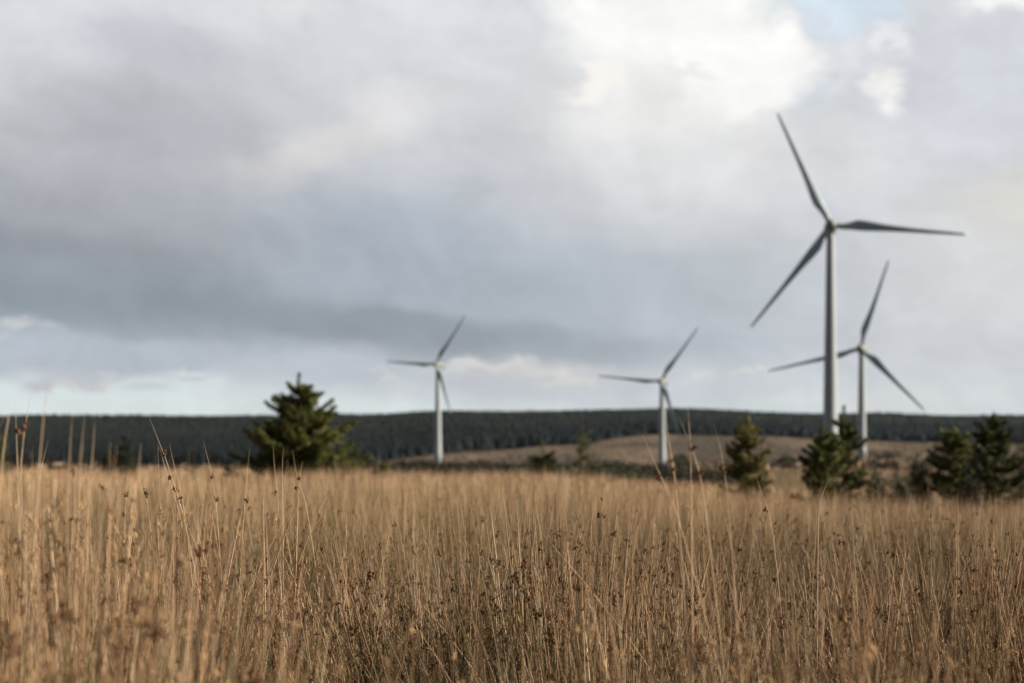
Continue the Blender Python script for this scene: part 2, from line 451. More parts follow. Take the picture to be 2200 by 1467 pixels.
def turbine(hub_px, hub_py, Rpx, a0, yaw, tilt, cone, base_d, r_top, r_bot, label, lamp=False):
    Rb = 32.35; d = F * 32.0 / Rpx
    hub = at(hub_px, hub_py, d)
    n = Vector((-math.sin(R(yaw)) * math.cos(R(tilt)), -math.cos(R(yaw)) * math.cos(R(tilt)), math.sin(R(tilt))))
    r = Vector((math.cos(R(yaw)), -math.sin(R(yaw)), 0)); u = r.cross(n) * -1
    if u.z < 0: u = -u
    nh = Vector((n.x, n.y, 0)).normalized()
    tx, ty = (hub - nh * 2.4).x, (hub - nh * 2.4).y           # the tower stands behind the rotor
    gz = float(ground(tx, ty)) - .4
    root = bpy.data.objects.new('wind_turbine', None); col.objects.link(root)
    root.location = (tx, ty, gz); root.rotation_euler = (0, 0, 0)
    tag(root, label, 'wind turbine', 'white three-bladed wind turbines on the moor')
    H = hub.z - gz - 1.55
    prof = [(r_bot * 1.9, 0), (r_bot * 1.9, .35), (r_bot * 1.02, .36)]
    fo = link('foundation', disc_mesh('foundation', prof + [(0, .37)], 40, False), root, M_conc)
    tw_prof = [(r_bot + (r_top - r_bot) * u_ ** 1.05, .36 + (H - .36) * u_) for u_ in np.linspace(0, 1, 9)]
    tw = link('tower', disc_mesh('tower', tw_prof, 48), root, M_tower)
    # door with its steps, on the camera side
    dn = Vector((.35, -1, 0)).normalized(); dz = Vector((-dn.y, dn.x, 0))
    S = Soup()
    def box(S, c, ax, hx, hy, hz):
        X_, Y_, Z_ = ax; P = []
        for sx in (-1, 1):
            for sy in (-1, 1):
                for sz in (-1, 1): P.append(c + X_ * hx * sx + Y_ * hy * sy + Z_ * hz * sz)
        S.add(np.array([list(p) for p in P]), [[0, 1, 3, 2], [4, 6, 7, 5], [0, 4, 5, 1], [2, 3, 7, 6], [0, 2, 6, 4], [1, 5, 7, 3]], (.1, .1, .1))
    up = Vector((0, 0, 1))
    box(S, dn * (r_bot - .02) + up * 1.9, (dz, dn, up), .45, .07, 1.05)
    dr = link('door', S.mesh('door'), tw, M_dark)
    # nacelle: rounded box lofted along the shaft
    rings = []
    q = np.arange(28) * 2 * np.pi / 28
    fo_ = n * -1; side = r
    base = hub - Vector((tx, ty, gz))
    nn = (nh - Vector((0, 0, -.09))).normalized(); upn = side.cross(nn); upn = upn if upn.z > 0 else -upn
    for s, wv, hv, lift in ((.9, .85, .95, 0), (1.25, 1.15, 1.25, 0), (1.8, 1.35, 1.45, 0), (4.0, 1.5, 1.6, .05), (7.2, 1.45, 1.55, .12), (8.4, 1.2, 1.3, .2), (8.7, .8, .9, .25)):
        cc = np.cos(q); ss = np.sin(q)
        bx = np.sign(cc) * np.abs(cc) ** .55 * wv; bz = np.sign(ss) * np.abs(ss) ** .55 * hv + lift
        c0 = base - nn * s
        rings.append(np.array([list(c0 + side * float(a_) + upn * float(b_)) for a_, b_ in zip(bx, bz)]))
    V, Q_, T_ = loft(rings)
    na = link('nacelle', mesh_np('nacelle', V, [Q_, T_], None, True), root, M_hub)
    S = Soup(); c0 = base - nn * 7.6 + upn * 2.2
    box(S, c0, (side, nn, upn), .04, .04, .7); box(S, c0 + upn * .6, (side, nn, upn), .35, .03, .03)
    link('wind_vane', S.mesh('wind_vane'), na, M_dark)
    if lamp:
        lp = disc_mesh('warning_lamp', [(.30, 0), (.32, .25), (.28, .55), (.12, .75), (.01, .8)], 16)
        lo = link('warning_lamp', lp, na, M_red); c1 = base - nn * 5.5 + upn * 1.62
        lo.location = c1
    # hub with nose cone
    fr = Matrix((r, u, n)).transposed().to_4x4()
    hb = disc_mesh('rotor_hub', [(.01, 2.15), (.45, 2.05), (.9, 1.65), (1.25, 1.0), (1.42, .2), (1.38, -.6), (1.15, -.98), (.01, -1.0)], 32)
    ho = link('rotor_hub', hb, root, M_hub)
    ho.matrix_local = Matrix.Translation(base) @ fr
    bm_ = blade_mesh(Rb)
    for k in range(3):
        a = R(a0 + 120 * k)
        bd = (r * math.cos(a) + u * math.sin(a)) * math.cos(R(cone)) + n * math.sin(R(cone))
        tcw = (r * -math.sin(a) + u * math.cos(a))          # counter-clockwise side: trailing edge
        nn_ = bd.cross(tcw).normalized()
        bl = link('blade', bm_ if k == 0 else bm_, root)
        if k == 0: bm_.materials.append(M_blade)
        bl.matrix_local = Matrix.Translation(base) @ Matrix((tcw, nn_, bd)).transposed().to_4x4()
    return root

turbine(1785, 484.6, 280.5, 113.2, 10, 11.8, 1.2, 0, .95, 1.95, 'largest and nearest white wind turbine, its tower foot hidden behind the pair of spruces')
turbine(1848.5, 748.9, 199.9, 74.2, 24.7, 14, 3.9, 0, .95, 1.55, 'white wind turbine partly behind the largest one, one blade crossing behind its tower')
turbine(936.1, 782.3, 123.8, 55.9, 29, 9.6, 3.3, 0, 1.15, 2.1, 'small far wind turbine standing between the big spruce and the other small turbine', lamp=False)
turbine(1418.9, 818.9, 140, 55.2, 25.3, 16, 5.4, 0, 1.1, 1.9, 'small far wind turbine with a red warning lamp, in front of the brown moor slope', lamp=True)

# ------------------------------------------------------------------ spruces and shrubs
def quads_at(c, dirs, ln, wd):
    """leaf-like quads centred at c along dirs"""
    n = len(c)
    rnd = rng.normal(size=(n, 3)); s = np.cross(dirs, rnd); s /= np.linalg.norm(s, axis=1, keepdims=True) + 1e-9
    a = dirs * (ln * .5)[:, None]; b_ = s * (wd * .5)[:, None]
    V = np.stack([c - a, c + b_ * .9 - a * .1, c + a, c - b_ * .9 - a * .1], 1).reshape(-1, 3)
    return V, np.arange(n * 4).reshape(n, 4)

def spruce(px, d, top_py, half_px, label, dens=1.0, base_py=None, sparse=0.0, green=(.040, .062, .026), shape=.85, lean=0.0, leader=.10, low=.04, lop=0.0):
    x = (px - CX) / F * d
    z0 = float(ground(x, d))
    H = EYE + (HOR - top_py) / F * d - z0
    W = half_px / F * d / (1 - min(.25, .95 / H)) ** shape * 1.08
    root = bpy.data.objects.new('spruce_tree', None); col.objects.link(root)
    root.location = (x, d, z0 - .03)
    tag(root, label, 'tree', 'young spruce trees on the moor')
    # trunk
    k = 10; q = np.arange(k) * 2 * np.pi / k; rings = []
    for s in np.linspace(0, 1, 12):
        rr = .022 * H * (1 - s) ** .8 + .004
        rings.append(np.stack([np.cos(q) * rr + lean * s * s, np.sin(q) * rr, np.full(k, s * H * .995)], 1))
    V, Q_, T_ = loft(rings)
    link('trunk', mesh_np('trunk', V, [Q_, T_], None, True), root, M_wood)
    # crown
    C_, D_, T0 = [], [], []
    nb = int((85 - 42 * sparse) * min(1.6, H / 3.2) * dens ** .5) + 14
    for i in range(nb):
        h = low + (1 - leader - low) * (i + rng.random()) / nb
        h = low + (h - low) ** 1.06
        tier = .075 * (1 - .45 * h); h = max(low, (round(h / tier) + rng.normal(0, .13)) * tier); h = min(h, 1 - leader * .6)
        a = rng.random() * 2 * np.pi
        side_k = 1 + lop * math.cos(a)
        Lb = W * (1 - h) ** shape * rng.uniform(.5, 1.2) * side_k + .03 * H * .6
        if rng.random() < .10: Lb *= 1.15
        rise = (.02 + .42 * h) * Lb + rng.uniform(-.06, .1) * Lb
        dv = np.array([math.cos(a), math.sin(a), 0])
        ns = max(4, int(Lb / .05))
        m_ = int((44 if not sparse else 22) * dens * max(.5, Lb / .9) ** 1.2 * 5)
        s = rng.random(m_) ** .75
        def axis(s):
            s = np.asarray(s)[:, None]
            return np.array([lean * h * h, 0, h * H]) + dv * (Lb * s) + np.array([0, 0, 1]) * (rise * s ** 1.2 - .22 * Lb * s * (1 - s) * 2)
        p = axis(s)
        tl = Lb * .29 * (1.1 - s) * rng.random(m_) + .02
        sg = rng.choice([-1, 1], m_)
        perp = np.array([-dv[1], dv[0], 0])
        ang = rng.uniform(.5, 1.2, m_)
        td = dv * np.cos(ang)[:, None] + perp * (np.sin(ang) * sg)[:, None] + np.array([0, 0, 1]) * rng.uniform(-.25, .35, m_)[:, None]
        u_ = rng.random(m_)[:, None]
        c = p + td * tl[:, None] * u_ * 1.6 + rng.normal(0, .012 * H * .5, (m_, 3))
        dr = td * .7 + rng.normal(0, .45, (m_, 3)); dr /= np.linalg.norm(dr, axis=1, keepdims=True)
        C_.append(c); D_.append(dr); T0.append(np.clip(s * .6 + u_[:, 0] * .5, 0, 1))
        # wood of the branch
    # leader shoots
    m_ = int(60 * dens)
    hz = 1 - rng.random(m_) * leader * 1.6
    c = np.stack([rng.normal(0, .02, m_) * (1 + 7 * (1 - hz)) + lean * hz ** 2, rng.normal(0, .02, m_) * (1 + 7 * (1 - hz)), hz * H], 1)
    dr = np.stack([rng.normal(0, .5, m_), rng.normal(0, .5, m_), np.ones(m_)], 1); dr /= np.linalg.norm(dr, axis=1, keepdims=True)
    C_.append(c); D_.append(dr); T0.append(np.full(m_, .6))
    C_, D_, T0 = np.concatenate(C_), np.concatenate(D_), np.concatenate(T0)
    n = len(C_)
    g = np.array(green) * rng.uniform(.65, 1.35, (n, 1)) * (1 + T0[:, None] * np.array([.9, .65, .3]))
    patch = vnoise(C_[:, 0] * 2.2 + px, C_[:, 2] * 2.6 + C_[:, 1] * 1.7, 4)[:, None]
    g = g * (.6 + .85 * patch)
    S = Soup()
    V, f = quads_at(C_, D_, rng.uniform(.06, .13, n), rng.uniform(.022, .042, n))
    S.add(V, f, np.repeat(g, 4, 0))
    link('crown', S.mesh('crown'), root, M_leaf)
    return root

def shrub(px, d, top_py, half_px, label, cat='bush', name='shrub', green=(.05, .06, .03), n=2600, group='low bushes on the moor', deep=.8, z_off=0.0):
    x = (px - CX) / F * d; z0 = float(ground(x, d)) + z_off
    H = EYE + (HOR - top_py) / F * d - z0; W = half_px / F * d
    root = bpy.data.objects.new(name, None); col.objects.link(root); root.location = (x, d, z0 - .03)
    tag(root, label, cat, group)
    # stems fanning out of the ground
    S = Soup(); tips = []
    for i in range(14):
        a = rng.random() * 6.283; rr = rng.random() ** .6 * W * .7; hh = H * rng.uniform(.55, .85)
        tip = np.array([math.cos(a) * rr, math.sin(a) * rr * deep, hh]); tips.append(tip)
        k = 5; q = np.arange(k) * 2 * np.pi / k; rings = []
        for s in (0, .35, .7, 1):
            rad = .03 * H ** .5 * (1 - .75 * s)
            rings.append(np.stack([np.cos(q) * rad + tip[0] * s ** .8, np.sin(q) * rad + tip[1] * s ** .8, np.full(k, tip[2] * s)], 1))
        V, Q_, T_ = loft(rings); S.add(V, Q_, (.1, .07, .05))
    link('stems', S.mesh('stems'), root, M_wood)
    th = rng.random(n) * 6.283; ct = rng.random(n) ** .8; rad = .55 + .5 * rng.random(n) ** .5
    lump = .72 + .5 * vnoise(np.cos(th) * 1.7 + px, np.sin(th) * 1.7 + ct * 2.5, 6)
    st = np.sqrt(np.clip(1 - ct ** 2, 0, 1))
    c = np.stack([np.cos(th) * st * W * rad * lump, np.sin(th) * st * W * rad * lump * deep, ct * H * rad * lump * .98 + .04 * H], 1)
    dr = rng.normal(0, 1, (n, 3)); dr[:, 2] = np.abs(dr[:, 2]) + .3; dr /= np.linalg.norm(dr, axis=1, keepdims=True)
    g = np.array(green) * rng.uniform(.6, 1.5, (n, 1)) * (.7 + .7 * vnoise(c[:, 0] * 3, c[:, 2] * 3 + c[:, 1] * 2, 5)[:, None])
    S = Soup(); sz = max(.05, .10 * (d / 40) ** .6)
    V, f = quads_at(c, dr, rng.uniform(.7, 1.4, n) * sz, rng.uniform(.3, .6, n) * sz)
    S.add(V, f, np.repeat(g, 4, 0))
    link('foliage', S.mesh('foliage'), root, M_leaf)
    return root

spruce(642, 40, 797, 140, 'big lone spruce with an open pointed top, standing left of all the turbines', dens=2.6, shape=1.0, leader=.11, lop=.05, green=(.06, .072, .025))
shrub(742, 41, 955, 34, 'small yellow-green bush against the skirt of the big lone spruce', green=(.075, .088, .03), n=1800)
shrub(262, 48, 948, 34, 'small dark bush by itself before the forest, far left behind the tall rushes', green=(.018, .026, .013), n=2400)
shrub(232, 50, 966, 22, 'lower dark bush close beside the lone dark bush behind the tall rushes', green=(.02, .028, .014), n=1500)
shrub(-8, 42, 948, 34, 'olive bush cut by the frame edge behind the tall bent rush blades', green=(.06, .07, .03), n=1800)
spruce(1166, 50, 938, 34, 'small bushy spruce with a thin bare leader, between the two small turbines', dens=1.8, shape=.45, leader=.28, green=(.05, .07, .026))
spruce(1250, 50, 888, 36, 'thin sparse young spruce with gaps between its whorls, between the small turbines', dens=.8, sparse=.9, shape=.7, leader=.2, green=(.05, .065, .03))
shrub(1462, 420, 972, 24, 'round dark bush just beside the foot of the turbine with the red lamp', green=(.022, .03, .016), n=1600)
spruce(1606, 33, 878, 56, 'mid-size olive spruce left of the nearest turbine, sunlit on its far side', dens=1.7, shape=.7, leader=.14, green=(.085, .09, .032))
shrub(1690, 300, 978, 26, 'dark bush between the olive spruce and the pair of spruces', green=(.028, .038, .018), n=1500)
spruce(1770, 28, 912, 66, 'wider spruce of the pair in front of the nearest turbine tower', dens=1.8, shape=.62, leader=.10, green=(.056, .07, .027))
spruce(1812, 31, 868, 52, 'taller narrow dark spruce of the pair in front of the nearest turbine tower', dens=1.5, shape=.55, leader=.13, green=(.044, .056, .022))
shrub(1905, 470, 973, 30, 'low dark bush on the rise beside the foot of the partly hidden turbine', green=(.04, .042, .028), n=1300)
shrub(1880, 30, 1012, 30, 'small creeping dark bush at the field edge right of the pair of spruces', green=(.03, .042, .02), n=1000)
shrub(1935, 30, 1014, 34, 'second creeping dark bush at the field edge, under the brushy slope', green=(.026, .036, .018), n=1200)
shrub(1975, 33, 994, 28, 'green bush at the field edge beside the smaller right-hand spruce', green=(.045, .062, .026), n=1500)
spruce(2052, 33, 916, 60, 'mid-green spruce beside the dark spruce near the frame edge', dens=1.9, shape=.45, leader=.06, green=(.075, .09, .033))
spruce(2135, 31, 885, 66, 'dark dense spruce right of all the turbines, larger than its green neighbour', dens=2.2, shape=.5, leader=.07, green=(.032, .042, .017))
shrub(2218, 33, 932, 46, 'tall brown-green bush cut by the frame edge beside the dark dense spruce', green=(.055, .05, .03), n=2800)
shrub(2085, 28, 1006, 40, 'black-green bush at the foot of the dark dense spruce', green=(.016, .022, .011), n=1800)

# low scrub along the far edge of the field
def scrub():
    S = Soup()
    def strip(px0, px1, d0, d1, n, top, green, sz):
        d = rng.uniform(d0, d1, n); px = rng.uniform(px0, px1, n)
        x = (px - CX) / F * d; z = ground(x, d)
        h = top * (.75 + .5 * fbm(x / 1.3, d / 1.3, 13) + .9 * np.clip(fbm(x / .5, d / .7, 31), 0, 1))
        c = np.stack([x, d, z + h * rng.random(n) ** .6], 1)
        dr = rng.normal(0, 1, (n, 3)); dr[:, 2] = np.abs(dr[:, 2]) + .5; dr /= np.linalg.norm(dr, axis=1, keepdims=True)
        g = np.array(green) * rng.uniform(.6, 1.5, (n, 1))
        V, f = quads_at(c, dr, rng.uniform(.6, 1.3, n) * sz, rng.uniform(.3, .6, n) * sz)
        S.add(V, f, np.repeat(g, 4, 0))
    strip(730, 1590, 56, 66, 42000, 1.5, (.017, .018, .012), .13)
    strip(1100, 1400, 54, 58, 5000, 1.4, (.035, .05, .022), .12)
    strip(-500, 560, 56, 66, 12000, .8, (.03, .035, .022), .12)
    strip(1860, 2400, 40, 75, 15000, .75, (.10, .075, .05), .12)
    strip(1960, 2400, 60, 90, 9000, 1.6, (.085, .065, .045), .14)
    n = 90000; d = rng.uniform(130, 1150, n) ; px = rng.uniform(-500, 2700, n); x = (px - CX) / F * d
    k_ = (fbm(x / 25, d / 60, 61) > -.02) & (fbm(x / 6, d / 9, 62) > .03); x, d = x[k_], d[k_]; n = len(x)
    c = np.stack([x, d, ground(x, d) + rng.random(n) * .7], 1)
    dr = rng.normal(0, 1, (n, 3)); dr[:, 2] = np.abs(dr[:, 2]) * .4; dr /= np.linalg.norm(dr, axis=1, keepdims=True)
    g = np.array([[.16, .115, .075], [.10, .075, .05], [.05, .045, .03], [.19, .14, .095]])[rng.integers(0, 4, n)]
    V, f = quads_at(c, dr, rng.uniform(.8, 2.6, n), rng.uniform(.6, 1.2, n)); S.add(V, f, np.repeat(g, 4, 0))
    o = link('heather_scrub', S.mesh('heather_scrub'), None, M_leaf)
    tag(o, 'dark low heather scrub and tussocks beyond the far edge of the rush field', 'scrub', kind='stuff')
scrub()

# ------------------------------------------------------------------ rushes
def stems(S, base, H, lean, bend, rad, K, sides, C0, C1, sharp=2.2, mott=.7):
    """base (n,3), H (n), lean (n,2) tip offset, rad (n); colours at foot C0 and top C1 (n,3)"""
    n = len(H); t_ = np.linspace(0, 1, K + 1)
    p = base[:, None, :].repeat(K + 1, 1)
    p[:, :, 2] += H[:, None] * t_
    p[:, :, :2] += lean[:, None, :] * (t_[None, :, None] ** bend[:, None, None])
    r_ = rad[:, None] * (1 - .93 * t_ ** sharp)
    if sides == 2:
        a = rng.random(n) * np.pi; off = np.stack([np.stack([np.cos(a), np.sin(a), a * 0], 1), -np.stack([np.cos(a), np.sin(a), a * 0], 1)], 1)
    else:
        a = rng.random(n)[:, None] * 6.28 + np.arange(sides) * 2 * np.pi / sides
        off = np.stack([np.cos(a), np.sin(a), a * 0], -1)
    V = p[:, :, None, :] + off[:, None, :, :] * r_[:, :, None, None]
    idx = np.arange(n * (K + 1) * sides).reshape(n, K + 1, sides)
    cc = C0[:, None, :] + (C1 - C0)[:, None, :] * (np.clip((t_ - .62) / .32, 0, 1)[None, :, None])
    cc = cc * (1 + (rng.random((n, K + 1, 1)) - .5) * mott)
    cc = cc.repeat(sides, 1).reshape(-1, 3)
    fs = []
    for s in range(sides if sides > 2 else 1):
        s2 = (s + 1) % sides
        fs.append(np.stack([idx[:, :-1, s], idx[:, :-1, s2], idx[:, 1:, s2], idx[:, 1:, s]], -1).reshape(-1, 4))
    S.add(V.reshape(-1, 3), np.concatenate(fs), cc)
    return p

TAN = np.array([[.50, .32, .18], [.40, .245, .13], [.60, .42, .26], [.33, .17, .09], [.48, .33, .19], [.24, .13, .07], [.38, .29, .14], [.72, .56, .37], [.62, .42, .25]]) * np.array([1.15, 1.14, 1.24])
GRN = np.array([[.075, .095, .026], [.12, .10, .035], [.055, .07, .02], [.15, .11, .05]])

OCT = np.array([[1, 0, 0], [-1, 0, 0], [0, 1, 0], [0, -1, 0], [0, 0, 1.9], [0, 0, -1.9]]) * 1.0
OF = np.array([[0, 2, 4], [2, 1, 4], [1, 3, 4], [3, 0, 4], [2, 0, 5], [1, 2, 5], [3, 1, 5], [0, 3, 5]])
def seeds(S, centers, size, colr=(.075, .042, .022), k=7, st=1.0, tidy=.8):
    n = len(centers) * k
    c = centers.repeat(k, 0) + rng.normal(0, 1, (n, 3)) * (size * 1.5).repeat(k)[:, None] * np.array([1, 1, 1.2])
    sc_ = (size.repeat(k) * rng.uniform(.6, 1.3, n))[:, None, None]
    ax = rng.normal(size=(n, 3)) * tidy + np.array([0, 0, 1]); ax /= np.linalg.norm(ax, axis=1, keepdims=True)
    s1 = np.cross(ax, rng.normal(size=(n, 3))); s1 /= np.linalg.norm(s1, axis=1, keepdims=True); s2 = np.cross(ax, s1)
    V = (OCT[None, :, 0:1] * s1[:, None] + OCT[None, :, 1:2] * s2[:, None] + OCT[None, :, 2:3] * st * ax[:, None]) * sc_ + c[:, None]
    f = (OF[None] + (np.arange(n) * 6)[:, None, None]).reshape(-1, 3)
    S.add(V.reshape(-1, 3), f, np.repeat(np.array(colr) * rng.uniform(.5, 1.7, (n, 1)), 6, 0))

def height(x, y):
    h = .96 + fbm(x / 1.3, y / 1.0, 41) * .34
    h = h - .22 * np.clip((3.25 - y) / .5, 0, 1) * np.clip((x / y + .24) / .06, 0, 1)     # trodden lower just in front of the camera
    h += .24 * np.exp(-(((x + .68) / .34) ** 4 + ((y - 2.1) / .5) ** 2))
    h += .12 * np.exp(-(((x + .8) / .6) ** 2 + ((y - 3.5) / .6) ** 2))
    h += .06 * np.exp(-(((x - .55) / .4) ** 2 + ((y - 2.1) / .45) ** 2))
    return h

def rushes():
    S = Soup(); SD = Soup()
    # near: tussocks of round stems
    y0, y1 = 1.05, 9.5
    nT = 400
    # tussocks spread evenly over the wedge of field ahead, with open ground between them
    area = lambda y: .36 * y * y + 2.6 * y
    yy = np.linspace(y0, y1, 400); ty = np.interp(rng.random(nT), (area(yy) - area(y0)) / (area(y1) - area(y0)), yy)
    tx = rng.uniform(-1, 1, nT) * (.36 * ty + 1.3)
    mF = 190; fy = rng.uniform(3.05, 5.2, mF); tx = np.concatenate([tx, rng.uniform(-1, 1, mF) * (.37 * fy + .2)]); ty = np.concatenate([ty, fy]); nT += mF
    # close tussocks that stand soft in front of the lens
    near = [(60, 1.7, 1060), (160, 1.9, 1040), (250, 1.75, 1100), (340, 2.0, 1120), (20, 2.2, 1030), (130, 1.5, 1180), (300, 1.5, 1200), (430, 1.75, 1200),
            (400, 2.3, 1130), (60, 1.4, 1230), (220, 1.4, 1260), (520, 1.7, 1290), (620, 1.6, 1340), (740, 1.75, 1350), (880, 1.9, 1400), (40, 2.6, 950), (95, 2.4, 965), (150, 2.1, 985), (225, 2.2, 1005), (0, 2.3, 975), (390, 3.2, 1035),
            (1170, 2.0, 1310), (1350, 2.1, 1330), (1450, 1.8, 1360), (1530, 2.2, 1210), (1640, 2.0, 1230), (1760, 2.1, 1200),
            (1880, 2.0, 1190), (1700, 1.7, 1330), (1830, 1.7, 1340), (1960, 1.8, 1300), (2060, 2.2, 1260), (2170, 2.0, 1300), (1600, 1.6, 1380), (2100, 1.6, 1380)]
    nn_ = len(near)
    tx = np.concatenate([[(p_ - CX) / F * d_ for p_, d_, _ in near], tx]); ty = np.concatenate([[d_ for _, d_, _ in near], ty]); nT = len(tx)
    tz = np.array([EYE + (HOR - q_) / F * d_ for _, d_, q_ in near])
    cnt = rng.integers(45, 110, nT); cnt[:nn_] = rng.integers(40, 62, nn_)
    tid = np.repeat(np.arange(nT), cnt); n = len(tid)
    rr = rng.random(n) ** .8 * rng.uniform(.07, .19, nT)[tid]; aa = rng.random(n) * 6.283
    bx, by = tx[tid] + np.cos(aa) * rr, ty[tid] + np.sin(aa) * rr
    # plus loose stems between the tussocks
    m_ = 2600; ly = y0 + (y1 - y0) * rng.random(m_) ** .62; lx = rng.uniform(-1, 1, m_) * (.36 * ly + 1.3)
    bx, by = np.concatenate([bx, lx]), np.concatenate([by, ly]); aa = np.concatenate([aa, rng.random(m_) * 6.283]); rr = np.concatenate([rr, rng.random(m_) * .15])
    n = len(bx)
    base = np.stack([bx, by, ground(bx, by) - .02], 1)
    tH = np.concatenate([rng.normal(-.01, .12, nT)[tid], np.full(m_, -.12)])
    H = height(bx, by) * (1 + tH + rng.normal(0, .07, n)) - (rng.random(n) ** 1.7) * .36
    hol = np.clip((-.13 - fbm(bx * 1.5 + 3.3, by * 1.15, 91)) / .06, 0, 1)        # hollows between the tussocks
    for hx, hd, hr in ((490, 3.0, .16), (860, 3.1, .17), (1640, 3.6, .16), (930, 2.7, .13), (1300, 4.6, .25), (2030, 6.5, .45), (560, 4.8, .25)):
        hol = np.maximum(hol, np.clip(1.6 - np.hypot(bx - (hx - CX) / F * hd, (by - hd) * .7) / hr, 0, 1))
    H = H * (1 - .42 * hol); keep_ = rng.random(n) > hol * .45; H = np.where(keep_, H, H * .45)
    k_ = (np.arange(n) < len(tid)); k_[:len(tid)] &= tid < nn_
    H[k_] = tz[tid[k_[:len(tid)]]] * (1 + rng.normal(0, .04, k_.sum())) - rng.random(k_.sum()) ** 2 * .16
    tall = (rng.random(n) < .035) & ~k_; H = H + tall * rng.uniform(.05, .2, n)
    tl = np.concatenate([rng.normal(0, .07, (nT, 2))[tid], rng.normal(0, .05, (m_, 2))])
    lean = np.stack([np.cos(aa), np.sin(aa)], 1) * (rr * .95 + .02)[:, None] + rng.normal(0, .085, (n, 2)) + tl
    wild = rng.random(n) < .09; lean[wild] *= 2.2; H[wild] *= .93
    H = np.where(H > 1.15, 1.15 + (H - 1.15) * .35 * ~k_ + np.minimum(H - 1.15, .14) * k_, H)
    lean[k_] *= .6
    rad = rng.uniform(.0010, .0022, n)
    tone = np.clip(vnoise(bx * 1.3, by * 1.3, 77), 0, 1)
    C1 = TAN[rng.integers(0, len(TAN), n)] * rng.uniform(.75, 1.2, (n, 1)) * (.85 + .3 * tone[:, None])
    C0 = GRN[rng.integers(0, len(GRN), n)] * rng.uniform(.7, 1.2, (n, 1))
    g = rng.random(n) < .10; dk = rng.random(n) < .4; C1[dk] *= .26; C1[~dk] *= 1.08
    C1[g] = C1[g] * .5 + np.array([.17, .18, .06]) * .5
    bend = rng.uniform(1.1, 2.6, n)
    brk = rng.random(n) < .05; bend[brk] = rng.uniform(4, 9, brk.sum()); lean[brk] *= 2.5; H[brk] *= rng.uniform(.75, .98, brk.sum())
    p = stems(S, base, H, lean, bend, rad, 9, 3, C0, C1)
    # seed clusters part-way up
    sel = np.where(rng.random(n) < .5)[0]
    tt = rng.uniform(.70, .90, len(sel)); fi = tt * 9; i0 = fi.astype(int); fr = (fi - i0)[:, None]
    c = p[sel, i0] * (1 - fr) + p[sel, i0 + 1] * fr
    c = c + rng.normal(0, .004, c.shape)
    seeds(SD, c, rng.uniform(.0014, .0034, len(sel)) , (.085, .044, .022), 9)
    for q_ in range(2):
        sel = np.where(rng.random(n) < .4)[0]; tt = rng.uniform(.6, .97, len(sel)); fi = tt * 9; i0 = np.minimum(fi.astype(int), 8); fr = (fi - i0)[:, None]
        c = p[sel, i0] * (1 - fr) + p[sel, i0 + 1] * fr
        seeds(SD, c, rng.uniform(.0012, .0021, len(sel)), ((.11, .065, .035), (.26, .17, .09))[q_], 3, 1.8, .6)
    # papery bracts and husks, thickest on the close tussocks
    nk = np.zeros(n, bool); nk[:len(tid)] = tid < nn_
    sel = np.where(rng.random(n) < np.where(nk, .9, .16))[0]
    tt = rng.uniform(.55, .97, len(sel)); fi = tt * 9; i0 = np.minimum(fi.astype(int), 8); fr = (fi - i0)[:, None]
    c = p[sel, i0] * (1 - fr) + p[sel, i0 + 1] * fr
    seeds(SD, c, rng.uniform(.0009, .0018, len(sel)), (.34, .23, .13), 7, 3.2, .35)
    # dead flattened leaf blades lying and bending through the stems
    m_ = 1300; by = y0 + (8 - y0) * rng.random(m_) ** .8; bx = rng.uniform(-1, 1, m_) * (.36 * by + 1.2)
    H = height(bx, by) * rng.uniform(.45, 1.0, m_)
    base = np.stack([bx, by, ground(bx, by)], 1)
    a = rng.random(m_) * 6.283; ln = rng.uniform(.12, .5, m_)
    stems(S, base, H, np.stack([np.cos(a), np.sin(a)], 1) * ln[:, None], rng.uniform(1.5, 5, m_), rng.uniform(.0012, .0024, m_), 7, 2,
          TAN[rng.integers(0, 3, m_)] * .8, np.array([[.58, .43, .27]]) * rng.uniform(.8, 1.1, (m_, 1)))
    # middle distance
    def band(ya, yb, dens, r0, r1, K, hs=1.0, marg=2.0, cs=1.0):
        area = .36 * (yb ** 2 - ya ** 2) + 2 * marg * (yb - ya); n = int(area * dens)
        by = np.sqrt(ya ** 2 + (yb ** 2 - ya ** 2) * rng.random(n)); bx = rng.uniform(-1, 1, n) * (.36 * by + marg)
        k = vnoise(bx * 1.6, by * 1.1, 51) + .35 * rng.random(n) > .38
        bx, by = bx[k], by[k]; n = len(bx)
        H = hs * (.90 + fbm(bx / 2.1, by / 2.6, 43) * .46 + fbm(bx / .45, by / .45, 44) * .34) * (1 + rng.normal(0, .08, n)); H += (rng.random(n) < .05) * rng.uniform(.05, .22, n)
        H = H * (1 - .16 * np.clip((bx - 2) / 6, 0, 1) * np.clip((by - 14) / 10, 0, 1))
        base = np.stack([bx, by, ground(bx, by)], 1)
        C1 = TAN[rng.integers(0, len(TAN), n)] * rng.uniform(.8, 1.2, (n, 1)) * cs * np.where(rng.random(n) < .25, .5, 1.06)[:, None] * (.82 + .36 * vnoise(bx * .7, by * .5, 78)[:, None])
        p = stems(S, base, H, rng.normal(0, .08, (n, 2)), rng.uniform(1.2, 2.5, n), rng.uniform(r0, r1, n), K, 2, GRN[rng.integers(0, 4, n)], C1, sharp=3)
        return p, n
    p, n = band(9.2, 20, 200, .0014, .0024, 4, 1.0, 2.0, 1.2)
    sel = np.where(rng.random(n) < .2)[0]; c = p[sel, 3] * .6 + p[sel, 4] * .4
    seeds(SD, c, rng.uniform(.003, .005, len(sel)), (.09, .05, .027), 2)
    band(19.5, 50, 75, .0035, .006, 3, 1.0, 4.0, 1.35)
